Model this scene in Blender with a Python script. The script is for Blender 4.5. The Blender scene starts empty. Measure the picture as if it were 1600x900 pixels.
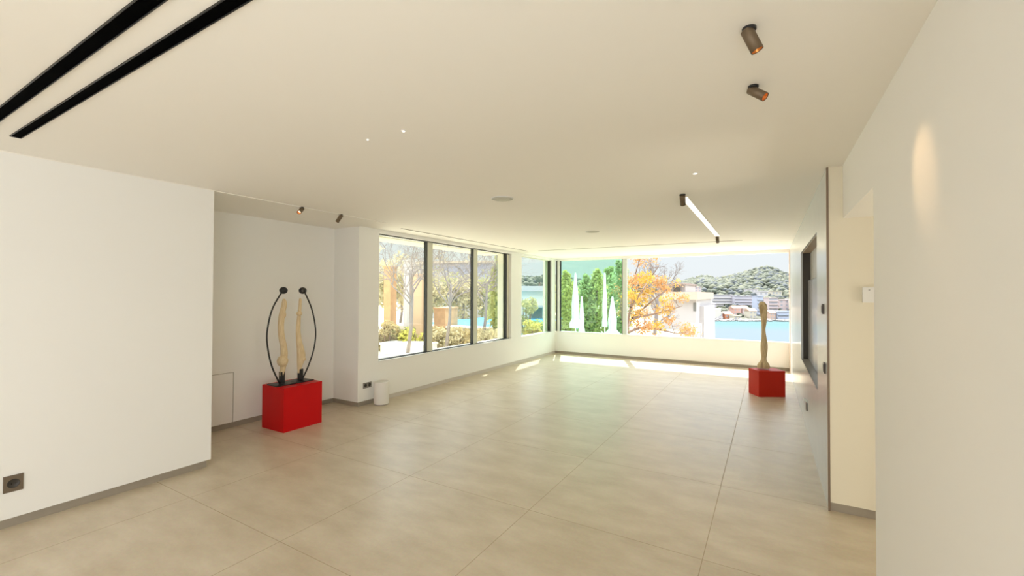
import bpy, bmesh, math, random
from mathutils import Vector, Matrix, noise
random.seed(7)
SC = bpy.context.scene
COL = SC.collection

# ------------------------------------------------------------------ camera
cam = bpy.data.objects.new('camera', bpy.data.cameras.new('camera'))
COL.objects.link(cam)
cam.data.sensor_width = 36.0
cam.data.lens = 683.5 / 1600 * 36
cam.data.clip_start = 0.05
cam.data.clip_end = 4000
cam.location = (0, 0, 1.62)
_a, _b, _c = math.radians(30.4), math.radians(0.765), math.radians(-0.175)
F0 = Vector((-math.sin(_a), math.cos(_a), 0)); U0 = Vector((0, 0, 1)); RT = Vector((math.cos(_a), math.sin(_a), 0))
FW = F0 * math.cos(_b) + U0 * math.sin(_b)
UP = U0 * math.cos(_b) - F0 * math.sin(_b)
# image x axis / y axis after roll
RX = RT * math.cos(_c) - UP * math.sin(_c)
RY = RT * math.sin(_c) + UP * math.cos(_c)
cam.rotation_euler = Matrix((RX, RY, -FW)).transposed().to_euler()
SC.camera = cam

# ------------------------------------------------------------------ view, world, sun, added fills, sky portals
SC.view_settings.view_transform = 'Standard'
SC.view_settings.look = 'None'
SC.view_settings.gamma = 1
SC.view_settings.use_curve_mapping = False
SC.view_settings.exposure = 0.47
SC.cycles.diffuse_bounces = 8
SC.cycles.max_bounces = 14
SC.cycles.transparent_max_bounces = 24
SC.cycles.sample_clamp_indirect = 6
SC.cycles.caustics_reflective = False
SC.cycles.caustics_refractive = False

w = bpy.data.worlds.new('sky'); SC.world = w; w.use_nodes = True
nt = w.node_tree; nt.nodes.clear()
out = nt.nodes.new('ShaderNodeOutputWorld'); bg = nt.nodes.new('ShaderNodeBackground')
tc = nt.nodes.new('ShaderNodeTexCoord'); sep = nt.nodes.new('ShaderNodeSeparateXYZ'); rmp = nt.nodes.new('ShaderNodeValToRGB')
nt.links.new(tc.outputs['Generated'], sep.inputs[0]); nt.links.new(sep.outputs['Z'], rmp.inputs[0])
e = rmp.color_ramp.elements
e[0].position = 0.0; e[0].color = (0.222, 0.234, 0.238, 1)
e[1].position = 0.45; e[1].color = (0.86, 0.93, 1.0, 1)
x = rmp.color_ramp.elements.new(0.16); x.color = (0.222, 0.242, 0.252, 1)
nt.links.new(rmp.outputs[0], bg.inputs[0]); nt.links.new(bg.outputs[0], out.inputs[0])
WORLD_STRENGTH = 2.8
bg.inputs[1].default_value = WORLD_STRENGTH

SUN_DIR = Vector((0.235, -0.567, -1.0)).normalized()
sun = bpy.data.objects.new('sun', bpy.data.lights.new('sun', 'SUN')); COL.objects.link(sun)
sun.data.energy = 8.5; sun.data.angle = math.radians(0.55); sun.data.color = (1.0, 0.955, 0.88)
sun.rotation_euler = SUN_DIR.to_track_quat('-Z', 'Y').to_euler()

def area_light(name, loc, direction, sx, sy, energy, color, portal=False):
    l = bpy.data.lights.new(name, 'AREA'); l.shape = 'RECTANGLE'; l.size = sx; l.size_y = sy
    l.energy = energy; l.color = color
    if portal: l.cycles.is_portal = True
    o = bpy.data.objects.new(name, l); COL.objects.link(o); o.location = loc
    o.rotation_euler = Vector(direction).to_track_quat('-Z', 'Z').to_euler()
    return o
# added fill from the unseen rear of the room, behind the viewer
area_light('rear_fill', (-2.0, -5.85, 1.35), (0, 1, 0.0), 4.6, 2.3, 24, (0.92, 0.96, 1.0))
# added upward fill behind the viewer, lifting the ceiling
area_light('rear_upward_fill', (-2.0, -5.8, 0.9), (0, 1, 0.55), 4.6, 1.5, 70, (0.93, 0.96, 1.0))
# added downward fill behind the viewer, bouncing off the floor to the ceiling
area_light('rear_overhead_fill', (-2.0, -2.6, 2.55), (0, 0.25, -1), 4.0, 2.6, 16, (0.95, 0.97, 1.0))
# added fill in an unseen side opening, brightening left wall and alcove
area_light('rear_side_fill', (0.60, -1.1, 1.25), (-1, 0.12, 0.12), 3.4, 1.8, 74, (0.92, 0.97, 1.0))
# added warm fill inside the side corridor, brightening its soffit
area_light('corridor_fill', (2.85, 3.1, 0.75), (-1, 0.0, 0.55), 1.2, 1.2, 24, (1.0, 0.93, 0.78))
# sky portals at the windows
area_light('portal_left', (-5.25, 6.6, 1.57), (1, 0, 0), 3.9, 1.92, 1, (1, 1, 1), True)
area_light('portal_corner', (-5.25, 9.9, 1.57), (1, 0, 0), 1.7, 1.92, 1, (1, 1, 1), True)
area_light('portal_far', (-2.3, 11.15, 1.57), (0, -1, 0), 5.3, 1.92, 1, (1, 1, 1), True)

# ------------------------------------------------------------------ helpers
def ray(px, py):
    u = (px - 800) / 683.5; v = (py - 450) / 683.5
    return FW + RX * u - RY * v
def ext(px, py, D):                       # a point of the view outside at depth D
    return Vector((0, 0, 1.62)) + ray(px, py) * D
def onx(px, py, X):
    d = ray(px, py); return Vector((0, 0, 1.62)) + d * (X / d.x)
def ony(px, py, Y):
    d = ray(px, py); return Vector((0, 0, 1.62)) + d * (Y / d.y)
def onz(px, py, Z):
    d = ray(px, py); return Vector((0, 0, 1.62)) + d * ((Z - 1.62) / d.z)

def mat(name, col, rough=0.6, metal=0.0, spec=0.5, bump=0.0, bscale=30.0, var=0.0, vscale=3.0, emit=None, estr=0.0):
    m = bpy.data.materials.new(name); m.use_nodes = True
    n = m.node_tree.nodes; l = m.node_tree.links
    p = n['Principled BSDF']
    p.inputs['Base Color'].default_value = (*col, 1); p.inputs['Roughness'].default_value = rough
    p.inputs['Metallic'].default_value = metal; p.inputs['Specular IOR Level'].default_value = spec
    geo = n.new('ShaderNodeNewGeometry')
    if var > 0:
        nz = n.new('ShaderNodeTexNoise'); nz.inputs['Scale'].default_value = vscale; nz.inputs['Detail'].default_value = 5
        l.new(geo.outputs['Position'], nz.inputs['Vector'])
        mx = n.new('ShaderNodeMix'); mx.data_type = 'RGBA'
        mx.inputs[6].default_value = tuple([max(0, c * (1 - var)) for c in col]) + (1,)
        mx.inputs[7].default_value = tuple([min(1, c * (1 + var)) for c in col]) + (1,)
        l.new(nz.outputs['Fac'], mx.inputs[0]); l.new(mx.outputs[2], p.inputs['Base Color'])
    if bump > 0:
        nb = n.new('ShaderNodeTexNoise'); nb.inputs['Scale'].default_value = bscale; nb.inputs['Detail'].default_value = 4
        l.new(geo.outputs['Position'], nb.inputs['Vector'])
        bp = n.new('ShaderNodeBump'); bp.inputs['Strength'].default_value = bump; bp.inputs['Distance'].default_value = 0.01
        l.new(nb.outputs['Fac'], bp.inputs['Height']); l.new(bp.outputs[0], p.inputs['Normal'])
    if emit:
        p.inputs['Emission Color'].default_value = (*emit, 1); p.inputs['Emission Strength'].default_value = estr
    return m

def new_obj(name, me, m=None, parent=None):
    o = bpy.data.objects.new(name, me); COL.objects.link(o)
    if m:
        for k in (m if isinstance(m, (list, tuple)) else [m]): me.materials.append(k)
    if parent is not None:
        o.parent = parent; o.matrix_parent_inverse = parent.matrix_world.inverted() if False else Matrix()
    return o
def bm_obj(name, bm, m=None, parent=None, smooth=False, bevel=0):
    if bevel:
        bmesh.ops.bevel(bm, geom=[e for e in bm.edges if len(e.link_faces) == 2 and e.calc_face_angle(0) > 0.6], offset=bevel, segments=2, affect='EDGES', clamp_overlap=True)
    me = bpy.data.meshes.new(name); bm.normal_update(); bm.to_mesh(me); bm.free()
    if smooth:
        for p in me.polygons: p.use_smooth = True
    return new_obj(name, me, m, parent)
def add_box(bm, x0, x1, y0, y1, z0, z1, mi=0):
    v = [bm.verts.new((x, y, z)) for z in (z0, z1) for y in (y0, y1) for x in (x0, x1)]
    for f in ((0, 2, 3, 1), (4, 5, 7, 6), (0, 1, 5, 4), (1, 3, 7, 5), (3, 2, 6, 7), (2, 0, 4, 6)):
        fc = bm.faces.new([v[i] for i in f]); fc.material_index = mi
def box(name, b, m, parent=None, bevel=0):
    bm = bmesh.new()
    for q in (b if isinstance(b, list) else [b]): add_box(bm, *q)
    return bm_obj(name, bm, m, parent, bevel=bevel)
def frame_of(d):
    d = d.normalized(); a = Vector((0, 0, 1)) if abs(d.z) < 0.95 else Vector((1, 0, 0))
    u = d.cross(a).normalized(); return u, u.cross(d).normalized()
def add_tube(bm, pts, radii, n=10, cap=True, mi=0):
    pts = [Vector(p) for p in pts]
    if not isinstance(radii, (list, tuple)): radii = [radii] * len(pts)
    rings = []; u = v = None
    for i, p in enumerate(pts):
        d = (pts[min(i + 1, len(pts) - 1)] - pts[max(i - 1, 0)])
        if u is None: u, v = frame_of(d)
        else:
            d = d.normalized(); u = (u - d * u.dot(d)).normalized(); v = u.cross(d).normalized()
        rings.append([bm.verts.new(p + (u * math.cos(2 * math.pi * k / n) + v * math.sin(2 * math.pi * k / n)) * radii[i]) for k in range(n)])
    for a, b in zip(rings, rings[1:]):
        for k in range(n):
            f = bm.faces.new((a[k], a[(k + 1) % n], b[(k + 1) % n], b[k])); f.material_index = mi; f.smooth = True
    if cap:
        f = bm.faces.new(rings[0][::-1]); f.material_index = mi
        f = bm.faces.new(rings[-1]); f.material_index = mi
    return rings
def add_lathe(bm, prof, n=32, M=None, mi=0, close=True):
    M = M or Matrix(); rings = []
    for r, z in prof:
        rings.append([bm.verts.new(M @ Vector((r * math.cos(2 * math.pi * k / n), r * math.sin(2 * math.pi * k / n), z))) for k in range(n)])
    for a, b in zip(rings, rings[1:]):
        for k in range(n):
            f = bm.faces.new((a[k], a[(k + 1) % n], b[(k + 1) % n], b[k])); f.smooth = True; f.material_index = mi
    if close:
        bm.faces.new(rings[0][::-1]).material_index = mi; bm.faces.new(rings[-1]).material_index = mi
def smoothpath(pts, n=8):
    P = [Vector(p) for p in pts]; o = []
    for i in range(len(P) - 1):
        a, b, c, d = P[max(i - 1, 0)], P[i], P[i + 1], P[min(i + 2, len(P) - 1)]
        for k in range(n):
            t = k / n
            o.append(0.5 * ((2 * b) + (c - a) * t + (2 * a - 5 * b + 4 * c - d) * t * t + (3 * b - a - 3 * c + d) * t ** 3))
    o.append(P[-1]); return o
def empty(name, loc=(0, 0, 0), rz=0):
    o = bpy.data.objects.new(name, None); COL.objects.link(o); o.location = loc; o.rotation_euler = (0, 0, rz)
    o.empty_display_size = 0.1
    return o
def tag(o, label=None, cat=None, group=None, kind=None):
    if label: o['label'] = label
    if cat: o['category'] = cat
    if group: o['group'] = group
    if kind: o['kind'] = kind
    return o
def struct(name, b, m, label=None, bevel=0):
    return tag(box(name, b, m, bevel=bevel), label, kind='structure')
def copy_tree(o, parent=None):
    c = o.copy(); COL.objects.link(c); c.parent = parent
    for ch in o.children: copy_tree(ch, c)
    return c

# ------------------------------------------------------------------ materials of the room
M_wall = mat('wall_paint', (0.87, 0.865, 0.845), 0.75, bump=0.02, bscale=180)
M_ceil = mat('ceiling_paint', (0.90, 0.875, 0.825), 0.7, bump=0.02, bscale=150)
M_base = mat('baseboard_stone', (0.33, 0.29, 0.235), 0.45, var=0.08, vscale=14)
M_clad = mat('satin_stone_cladding', (0.60, 0.64, 0.655), 0.22, var=0.05, vscale=5)
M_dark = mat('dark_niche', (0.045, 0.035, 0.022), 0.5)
M_bronze = mat('bronze_trim', (0.22, 0.165, 0.12), 0.5, metal=0.3)
M_nback = mat('niche_back', (0.42, 0.41, 0.40), 0.35)
M_frame = mat('pale_window_frame', (0.66, 0.66, 0.55), 0.45)
M_white = mat('white_frame', (0.80, 0.80, 0.78), 0.4)
M_gask = mat('black_gasket', (0.02, 0.022, 0.02), 0.5)
M_black = mat('black_metal', (0.012, 0.012, 0.013), 0.42)
M_blackmat = mat('black_slot', (0.001, 0.001, 0.001), 0.9, spec=0.02)

def floor_mat():
    m = bpy.data.materials.new('porcelain_floor'); m.use_nodes = True
    n = m.node_tree.nodes; l = m.node_tree.links; p = n['Principled BSDF']
    geo = n.new('ShaderNodeNewGeometry'); sp = n.new('ShaderNodeSeparateXYZ'); l.new(geo.outputs['Position'], sp.inputs[0])
    def math_(op, a, b=None, c=None):
        k = n.new('ShaderNodeMath'); k.operation = op
        for i, v in enumerate((a, b, c)):
            if v is None: continue
            if isinstance(v, (int, float)): k.inputs[i].default_value = v
            else: l.new(v, k.inputs[i])
        return k.outputs[0]
    def dist(c, off):
        t = math_('MODULO', math_('ADD', c, 120 - off), 1.2)
        return math_('MINIMUM', t, math_('SUBTRACT', 1.2, t))
    dx = dist(sp.outputs['X'], -2.756); dy = dist(sp.outputs['Y'], 1.715)
    d = math_('MINIMUM', dx, dy)
    joint = math_('LESS_THAN', d, 0.0027)
    mp = n.new('ShaderNodeMapping'); mp.inputs['Scale'].default_value = (1.0, 2.2, 1.0); l.new(geo.outputs['Position'], mp.inputs[0])
    n1 = n.new('ShaderNodeTexNoise'); n1.inputs['Scale'].default_value = 2.3; n1.inputs['Detail'].default_value = 9; n1.inputs['Roughness'].default_value = 0.62
    l.new(mp.outputs[0], n1.inputs['Vector'])
    n2 = n.new('ShaderNodeTexNoise'); n2.inputs['Scale'].default_value = 60; n2.inputs['Detail'].default_value = 3
    l.new(geo.outputs['Position'], n2.inputs['Vector'])
    r = n.new('ShaderNodeValToRGB'); l.new(n1.outputs['Fac'], r.inputs[0])
    r.color_ramp.elements[0].position = 0.3; r.color_ramp.elements[0].color = (0.50, 0.415, 0.295, 1)
    r.color_ramp.elements[1].position = 0.72; r.color_ramp.elements[1].color = (0.66, 0.58, 0.455, 1)
    mx = n.new('ShaderNodeMix'); mx.data_type = 'RGBA'; mx.blend_type = 'OVERLAY'; mx.inputs[0].default_value = 0.12
    l.new(r.outputs[0], mx.inputs[6]); l.new(n2.outputs['Color'], mx.inputs[7])
    mj = n.new('ShaderNodeMix'); mj.data_type = 'RGBA'; l.new(joint, mj.inputs[0]); l.new(mx.outputs[2], mj.inputs[6]); mj.inputs[7].default_value = (0.43, 0.34, 0.23, 1)
    l.new(mj.outputs[2], p.inputs['Base Color'])
    rr = n.new('ShaderNodeMapRange'); rr.inputs['To Min'].default_value = 0.27; rr.inputs['To Max'].default_value = 0.43
    l.new(n1.outputs['Fac'], rr.inputs['Value']); l.new(math_('MAXIMUM', rr.outputs[0], joint), p.inputs['Roughness'])
    p.inputs['Specular IOR Level'].default_value = 0.95
    bp = n.new('ShaderNodeBump'); bp.inputs['Strength'].default_value = 0.25; bp.inputs['Distance'].default_value = 0.004
    h = math_('ADD', math_('MULTIPLY', math_('SUBTRACT', 1.0, joint), 0.6), math_('MULTIPLY', n1.outputs['Fac'], 0.4))
    l.new(h, bp.inputs['Height']); l.new(bp.outputs[0], p.inputs['Normal'])
    return m
M_floor = floor_mat()

def glass_mat(name, tint, refl_rough=0.0, ior=1.45):
    m = bpy.data.materials.new(name); m.use_nodes = True
    n = m.node_tree.nodes; l = m.node_tree.links; n.clear()
    o = n.new('ShaderNodeOutputMaterial'); t = n.new('ShaderNodeBsdfTransparent'); t.inputs[0].default_value = (*tint, 1)
    g = n.new('ShaderNodeBsdfGlossy'); g.inputs['Roughness'].default_value = refl_rough
    f = n.new('ShaderNodeFresnel'); gb = n.new('ShaderNodeNewGeometry'); mi = n.new('ShaderNodeMix'); mi.inputs[2].default_value = ior; mi.inputs[3].default_value = 1 / ior
    l.new(gb.outputs['Backfacing'], mi.inputs[0]); l.new(mi.outputs[0], f.inputs[0])
    mx = n.new('ShaderNodeMixShader'); l.new(f.outputs[0], mx.inputs[0]); l.new(t.outputs[0], mx.inputs[1]); l.new(g.outputs[0], mx.inputs[2]); l.new(mx.outputs[0], o.inputs[0])
    return m
M_glass = glass_mat('clear_glass', (0.97, 0.985, 0.95))
M_green = glass_mat('green_double_glass', (0.78, 0.965, 0.87))

# ------------------------------------------------------------------ room shell
H = 2.586
XL, YL, XA, YA, XW, YF, XP, YP, XH, YO, ZH = -4.508, 2.125, -5.586, 4.281, -5.052, 10.98, 0.3826, 4.059, 0.4817, 2.969, 2.191
SIL, HEAD = 0.605, 2.53
BB = 0.065
struct('floor', (-5.95, 3.2, -6.1, 11.12, -0.3, 0), M_floor)
struct('ceiling', [(-4.503, 3.2, -6.1, 11.11, H, H + 0.35), (-5.9, -4.503, -6.1, 4.281, H - 0.006, H + 0.35), (-5.9, -4.503, 4.281, 8.6, H, H + 0.35), (-5.2, -4.503, 8.6, 11.11, H, H + 0.35)], M_ceil)
struct('wall_left', (-5.9, XL, -6.1, YL, BB, H), M_wall)
struct('wall_alcove', (-5.95, XA, YL, YA, BB, H), M_wall)
struct('wall_left_window', [(-5.95, XW, YA, 4.659, BB, H), (-5.32, XW, 4.659, 9.06, BB, SIL - 0.012), (-5.32, XW, 4.659, 8.6, HEAD, H), (-5.2, XW, 9.06, 11.11, BB, SIL - 0.012), (-5.2, XW, 8.6, 11.11, HEAD, H),
                         (-5.2, XW, 8.585, 9.06, SIL - 0.012, HEAD), (-5.2, XW, 10.76, 10.975, SIL - 0.012, HEAD)], M_wall)
struct('wall_far', [(XW, 0.52, YF, 11.11, BB, SIL - 0.012), (XW, 0.52, YF, 11.11, HEAD, H)], M_wall)
struct('wall_rear', [(-4.508, -4.3, -6.1, -5.95, BB, H), (0.3, XH, -6.1, -5.95, BB, H), (-4.3, 0.3, -6.1, -5.95, 2.5, H), (-4.508, XH, -6.15, -6.1, 0, H)], M_wall)
struct('wall_right', [(XH, 0.70, 0.7, YO, 0, H), (XH, 0.70, -6.1, -2.9, 0, H), (XH, 0.70, -2.9, 0.7, 0, 0.30), (XH, 0.70, -2.9, 0.7, 2.2, H)], M_wall)
struct('wall_corridor_header', [(XH, 3.2, YO, YP, ZH, H), (0.70, 3.2, -1.2, YO, ZH, H)], M_wall)
struct('wall_corridor', [(3.0, 3.2, -1.0, YP, 0, ZH), (0.70, 3.0, -1.2, -1.0, 0, ZH)], M_wall)
struct('wall_doorway', (0.3935, 3.0, YP, YP + 0.24, BB, H), mat('shade_tinted_wall_paint', (0.78, 0.73, 0.60), 0.75))  # wall paint tinted tan, the corridor's warm shade put into the colour
struct('wall_right_niche', [(0.405, 0.62, YP + 0.24, 4.87, 0, H), (0.405, 0.62, 7.2, 11.11, 0, H),
                            (0.405, 0.62, 4.87, 7.2, 0, 0.735), (0.405, 0.62, 4.87, 7.2, 2.195, H), (0.50, 0.62, 4.87, 7.2, 0.735, 2.195)], M_wall)
struct('wall_right_cladding', [(XP, 0.3935, YP + 0.018, YP+0.24, 0, H), (XP, 0.405, YP + 0.24, 4.87, 0, H), (XP, 0.405, 7.2, 10.72, 0, H), (XP, 0.405, 4.87, 7.2, 0, 0.735), (XP, 0.405, 4.87, 7.2, 2.195, H)], M_clad)
struct('trim_1', (XP - 0.003, 0.3935, YP - 0.006, YP + 0.018, 0, H), M_bronze)
struct('trim_2', (XP - 0.010, 0.40, 10.66, 10.97, 0, HEAD), mat('beige_jamb', (0.62, 0.47, 0.36), 0.4))
# niche lining
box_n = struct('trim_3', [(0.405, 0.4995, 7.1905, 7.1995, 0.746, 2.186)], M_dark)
struct('trim_4', [(0.4, 0.4995, 4.88, 7.1905, 2.186, 2.194)], mat('niche_soffit_wood', (0.33, 0.24, 0.16), 0.45))
struct('trim_5', [(0.384, 0.4995, 4.88, 7.1905, 0.736, 0.746)], mat('niche_ledge_stone', (0.30, 0.29, 0.27), 0.3, var=0.2, vscale=20))
struct('trim_6', [(0.492, 0.4995, 4.88, 7.1905, 0.746, 2.186)], M_nback)
# baseboards, set back a little under the plaster
struct('baseboard_left', (-5.5, XL - 0.018, -6.0, YL - 0.03, 0, BB), M_base)
struct('baseboard_alcove', (-5.9, XA - 0.012, YL - 0.03, YA + 0.012, 0, BB), M_base)
struct('baseboard_pier', (-5.9, XW - 0.012, YA + 0.012, 4.70, 0, BB), M_base)
struct('baseboard_window', (-5.3, XW - 0.008, 4.70, 10.99, 0, BB), mat('pale_baseboard', (0.62, 0.58, 0.53), 0.45))
struct('baseboard_far', (XW - 0.008, 0.40, YF + 0.008, 11.1, 0, BB), M_base)
struct('baseboard_niche_wall', (0.3935, 3.0, YP + 0.010, YP + 0.2, 0, BB), M_base)

# ------------------------------------------------------------------ windows
def window_root(name, loc): 
    return tag(empty(name, loc), kind='structure')
w1 = window_root('window_1', (0, 0, 0))
gx = XW - 0.085
box('sill', (XW - 0.27, XW + 0.004, 4.66, 8.584, SIL - 0.012, SIL), M_white, w1)
box('track', [(gx - 0.035, gx + 0.035, 4.66, 8.584, SIL, SIL + 0.010)], M_gask, w1)
box('head_track', [(gx - 0.035, gx + 0.035, 4.66, 8.584, HEAD - 0.012, HEAD)], M_gask, w1)
for y in (5.80, 7.18, 8.48):
    box('mullion', [(gx - 0.03, gx + 0.022, y, min(8.58, y + 0.15), SIL + 0.010, HEAD - 0.012)], M_frame, w1, bevel=0.003)
    box('gasket', [(gx - 0.03, gx + 0.030, y - 0.024, y, SIL + 0.010, HEAD - 0.012)], M_gask, w1)
for y0, y1 in ((4.66, 5.776), (5.95, 7.156), (7.33, 8.456)):
    box('pane', (gx - 0.012, gx - 0.002, y0, y1, SIL + 0.010, HEAD - 0.012), M_glass, w1)
box('outer_jamb', (-5.32, gx - 0.04, 8.42, 8.584, SIL, HEAD), M_frame, w1)
w2 = window_root('window_2', (0, 0, 0))
box('sill', (XW - 0.15, XW + 0.004, 9.062, 10.758, SIL - 0.012, SIL), M_white, w2)
box('head_track', (gx - 0.03, gx + 0.03, 9.062, 10.70, HEAD - 0.02, HEAD), M_frame, w2)
box('gasket', (gx - 0.03, gx + 0.03, 10.72, 10.758, SIL, HEAD), M_gask, w2)
box('outer_jamb', (-5.24, gx - 0.035, 10.58, 10.76, SIL, HEAD), mat('pale_green_jamb', (0.60, 0.68, 0.52), 0.5), w2)
box('pane', (gx - 0.012, gx - 0.002, 9.062, 10.70, SIL, HEAD - 0.02), glass_mat('pale_green_glass', (0.96, 0.995, 0.97)), w2)
w3 = window_root('window_3', (0, 0, 0))
box('sill', (-5.045, 0.38, YF - 0.004, 11.11, SIL - 0.012, SIL), M_white, w3)
box('head_track', (-4.9, 0.38, YF + 0.03, YF + 0.10, HEAD - 0.012, HEAD), M_white, w3)
box('gasket', [(-5.040, -5.008, YF + 0.0, YF + 0.06, SIL, HEAD)], M_gask, w3)
box('gasket', [(-4.935, -4.905, YF + 0.03, YF + 0.06, SIL, HEAD)], M_gask, w3)
box('jamb', [(-5.008, -4.935, YF + 0.01, YF + 0.09, SIL, HEAD)], M_white, w3)
box('pane', (-4.905, -3.20, YF + 0.04, YF + 0.048, SIL, HEAD - 0.012), M_green, w3)
box('mullion', (-3.20, -3.09, YF + 0.02, YF + 0.08, SIL, HEAD - 0.012), mat('silver_frame', (0.60, 0.63, 0.60), 0.35), w3, bevel=0.003)
box('gasket', (-3.215, -3.20, YF + 0.02, YF + 0.075, SIL, HEAD - 0.012), M_gask, w3)

# outer walls and eave over the left windows
M_eave = mat('cream_eave', (0.72, 0.70, 0.56), 0.8)
struct('trim_eave', [(-5.80, -5.32, 4.66, 8.58, HEAD - 0.01, H + 0.35)], M_eave)

# ------------------------------------------------------------------ ceiling fittings
def slot_diffuser(x0, x1, y0, y1, label, group, wide=True, blank=None):
    t = tag(empty('slot_diffuser', ((x0 + x1) / 2, (y0 + y1) / 2, H)), label, 'air vent', group)
    cx, cy = (x0 + x1) / 2, (y0 + y1) / 2; a, b = (x1 - x0) / 2, (y1 - y0) / 2
    box('slot', (-a, a, -b, b, -0.0025, 0.0), M_blackmat, t)
    if wide:
        th = 0.004
        box('edge_trim', [(-a, a, -b, -b + th, -0.006, -0.0025), (-a, a, b - th, b, -0.006, -0.0025), (-a, -a + th, -b, b, -0.006, -0.0025), (a - th, a, -b, b, -0.006, -0.0025)], M_black, t)
    return t
slot_diffuser(-4.03, 1.0 - 0.55, 0.745, 0.795, 'black linear ceiling slot ending over the left wall, nearer the middle of the room', 'long black ceiling slots')
slot_diffuser(-4.2, 1.0 - 0.55, 0.600, 0.655, 'black linear ceiling slot running into the upper left corner of the photo', 'long black ceiling slots')
M_thin = mat('thin_slot', (0.10, 0.07, 0.04), 0.8)
def thin_slot(b, label):
    t = tag(box('slot_diffuser', b, M_thin), label, 'air vent')
thin_slot((-4.700, -4.682, 4.75, 8.67, H - 0.004, H), 'thin dark ceiling slot running along the three-pane left windows')
thin_slot((-4.45, -0.40, 8.748, 8.764, H - 0.004, H), 'thin dark ceiling slot running parallel to the far window wall')

def speaker(x, y, r, label):
    t = tag(empty('ceiling_speaker', (x, y, H)), label, 'speaker', 'round ceiling speakers')
    bm = bmesh.new(); add_lathe(bm, [(r, 0), (r, -0.004), (r * 0.96, -0.007), (r * 0.94, -0.007)], 48)
    bm_obj('rim', bm, M_white, t)
    bm = bmesh.new(); add_lathe(bm, [(r * 0.935, -0.0075), (r * 0.5, -0.0085), (0.002, -0.009)], 48)
    bm_obj('grille', bm, mat('speaker_grille', (0.60, 0.60, 0.52), 0.8), t)
speaker(-2.321, 3.756, 0.115, 'larger looking round grille flush in the ceiling near the room centre')
speaker(-2.344, 6.443, 0.11, 'round ceiling grille farther back, before the far windows')

def pin_light(x, y, label, r=0.011):
    t = tag(empty('pin_light', (x, y, H)), label, 'ceiling light', 'tiny ceiling pin lights')
    bm = bmesh.new(); add_lathe(bm, [(r * 1.5, 0), (r * 1.5, -0.003), (r, -0.004)], 20); bm_obj('ring', bm, M_white, t)
    bm = bmesh.new(); add_lathe(bm, [(r, -0.004), (r * 0.7, -0.007), (0.001, -0.008)], 20)
    bm_obj('lens', bm, mat('pin_lens', (1, 0.95, 0.85), 0.3, emit=(1.0, 0.93, 0.78), estr=1.6), t)
pin_light(-2.164, 1.895, 'tiny bright pin light on the ceiling, leftmost of the pair', 0.007)
pin_light(-1.863, 1.899, 'tiny bright pin light on the ceiling, rightmost of the pair', 0.010)
pin_light(-0.502, 3.736, 'tiny bright pin light on the ceiling just before the linear white light', 0.016)

M_spot = mat('bronze_lamp_body', (0.16, 0.115, 0.07), 0.5, metal=0.35)
M_copper = mat('copper_reflector', (0.75, 0.30, 0.08), 0.3, metal=0.7)
def spot_lamp(x, y, direction, label, group, r=0.031, L=0.105, lit=True, drop=0.03, watts=6, bulb=(1.0, 0.50, 0.16), cone=46):
    t = tag(empty('ceiling_spotlight', (x, y, H)), label, 'spotlight', group)
    d = Vector(direction).normalized()
    bm = bmesh.new(); add_lathe(bm, [(r * 1.1, 0), (r * 1.1, -0.008), (r * 1.05, -0.010)], 32); bm_obj('ceiling_base', bm, M_black, t)
    j = Vector((0, 0, -drop * 0.85))
    bm = bmesh.new(); add_tube(bm, [(0, 0, -0.008), j, j + d * 0.015], 0.0065, 12); bm_obj('joint', bm, M_black, t)
    q = d.to_track_quat('Z', 'Y').to_matrix().to_4x4()
    M = Matrix.Translation(j - d * 0.022) @ q
    bm = bmesh.new()
    add_lathe(bm, [(0.001, 0), (r - 0.003, 0), (r, 0.003), (r, L), (r - 0.003, L), (r - 0.0035, L - 0.028)], 40, M, close=False)
    bm_obj('lamp_body', bm, M_spot, t)
    bm = bmesh.new(); add_lathe(bm, [(r - 0.0036, L - 0.002), (r * 0.55, L - 0.024), (r * 0.45, L - 0.026)], 32, M, close=False)
    bm_obj('reflector', bm, M_copper, t)
    bm = bmesh.new(); add_lathe(bm, [(r * 0.46, L - 0.0262), (r * 0.3, L - 0.022), (0.001, L - 0.020)], 24, M, close=False)
    bm_obj('lamp_lens', bm, mat('warm_lens', (1, 0.8, 0.5), 0.3, emit=bulb, estr=5.0), t)
    if watts:
        li = bpy.data.lights.new('spot_beam', 'SPOT'); li.energy = watts; li.color = (1.0, 0.62, 0.30); li.spot_size = math.radians(cone); li.spot_blend = 0.9; li.shadow_soft_size = 0.012
        o = bpy.data.objects.new('spot_beam', li); COL.objects.link(o); o.parent = t; o.location = j + d * (L + 0.0)
        o.rotation_euler = d.to_track_quat('-Z', 'Y').to_euler()
    return t
spot_lamp(-0.057, 1.79, (0.36, 0.10, -0.85), 'bronze cylinder ceiling spotlight, nearest of the pair at upper right', 'bronze cylinder spotlights', r=0.0215, L=0.088, watts=1.5)
spot_lamp(-0.057, 2.30, (0.66, -0.24, -0.60), 'bronze cylinder ceiling spotlight tilted sideways, second of the pair at upper right', 'bronze cylinder spotlights', r=0.0200, L=0.088, watts=6, cone=30)
spot_lamp(-4.52, 3.03, (0.42, -0.72, -0.62), 'small bronze ceiling spotlight showing its bright lens, above the red plinth', 'bronze cylinder spotlights', r=0.0225, L=0.10, watts=0, bulb=(1.0, 0.85, 0.72))
spot_lamp(-4.52, 3.55, (-0.50, -0.25, -0.80), 'small bronze ceiling spotlight seen from its side, right of the pair above the red plinth', 'bronze cylinder spotlights', r=0.022, L=0.105, watts=2)

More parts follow.
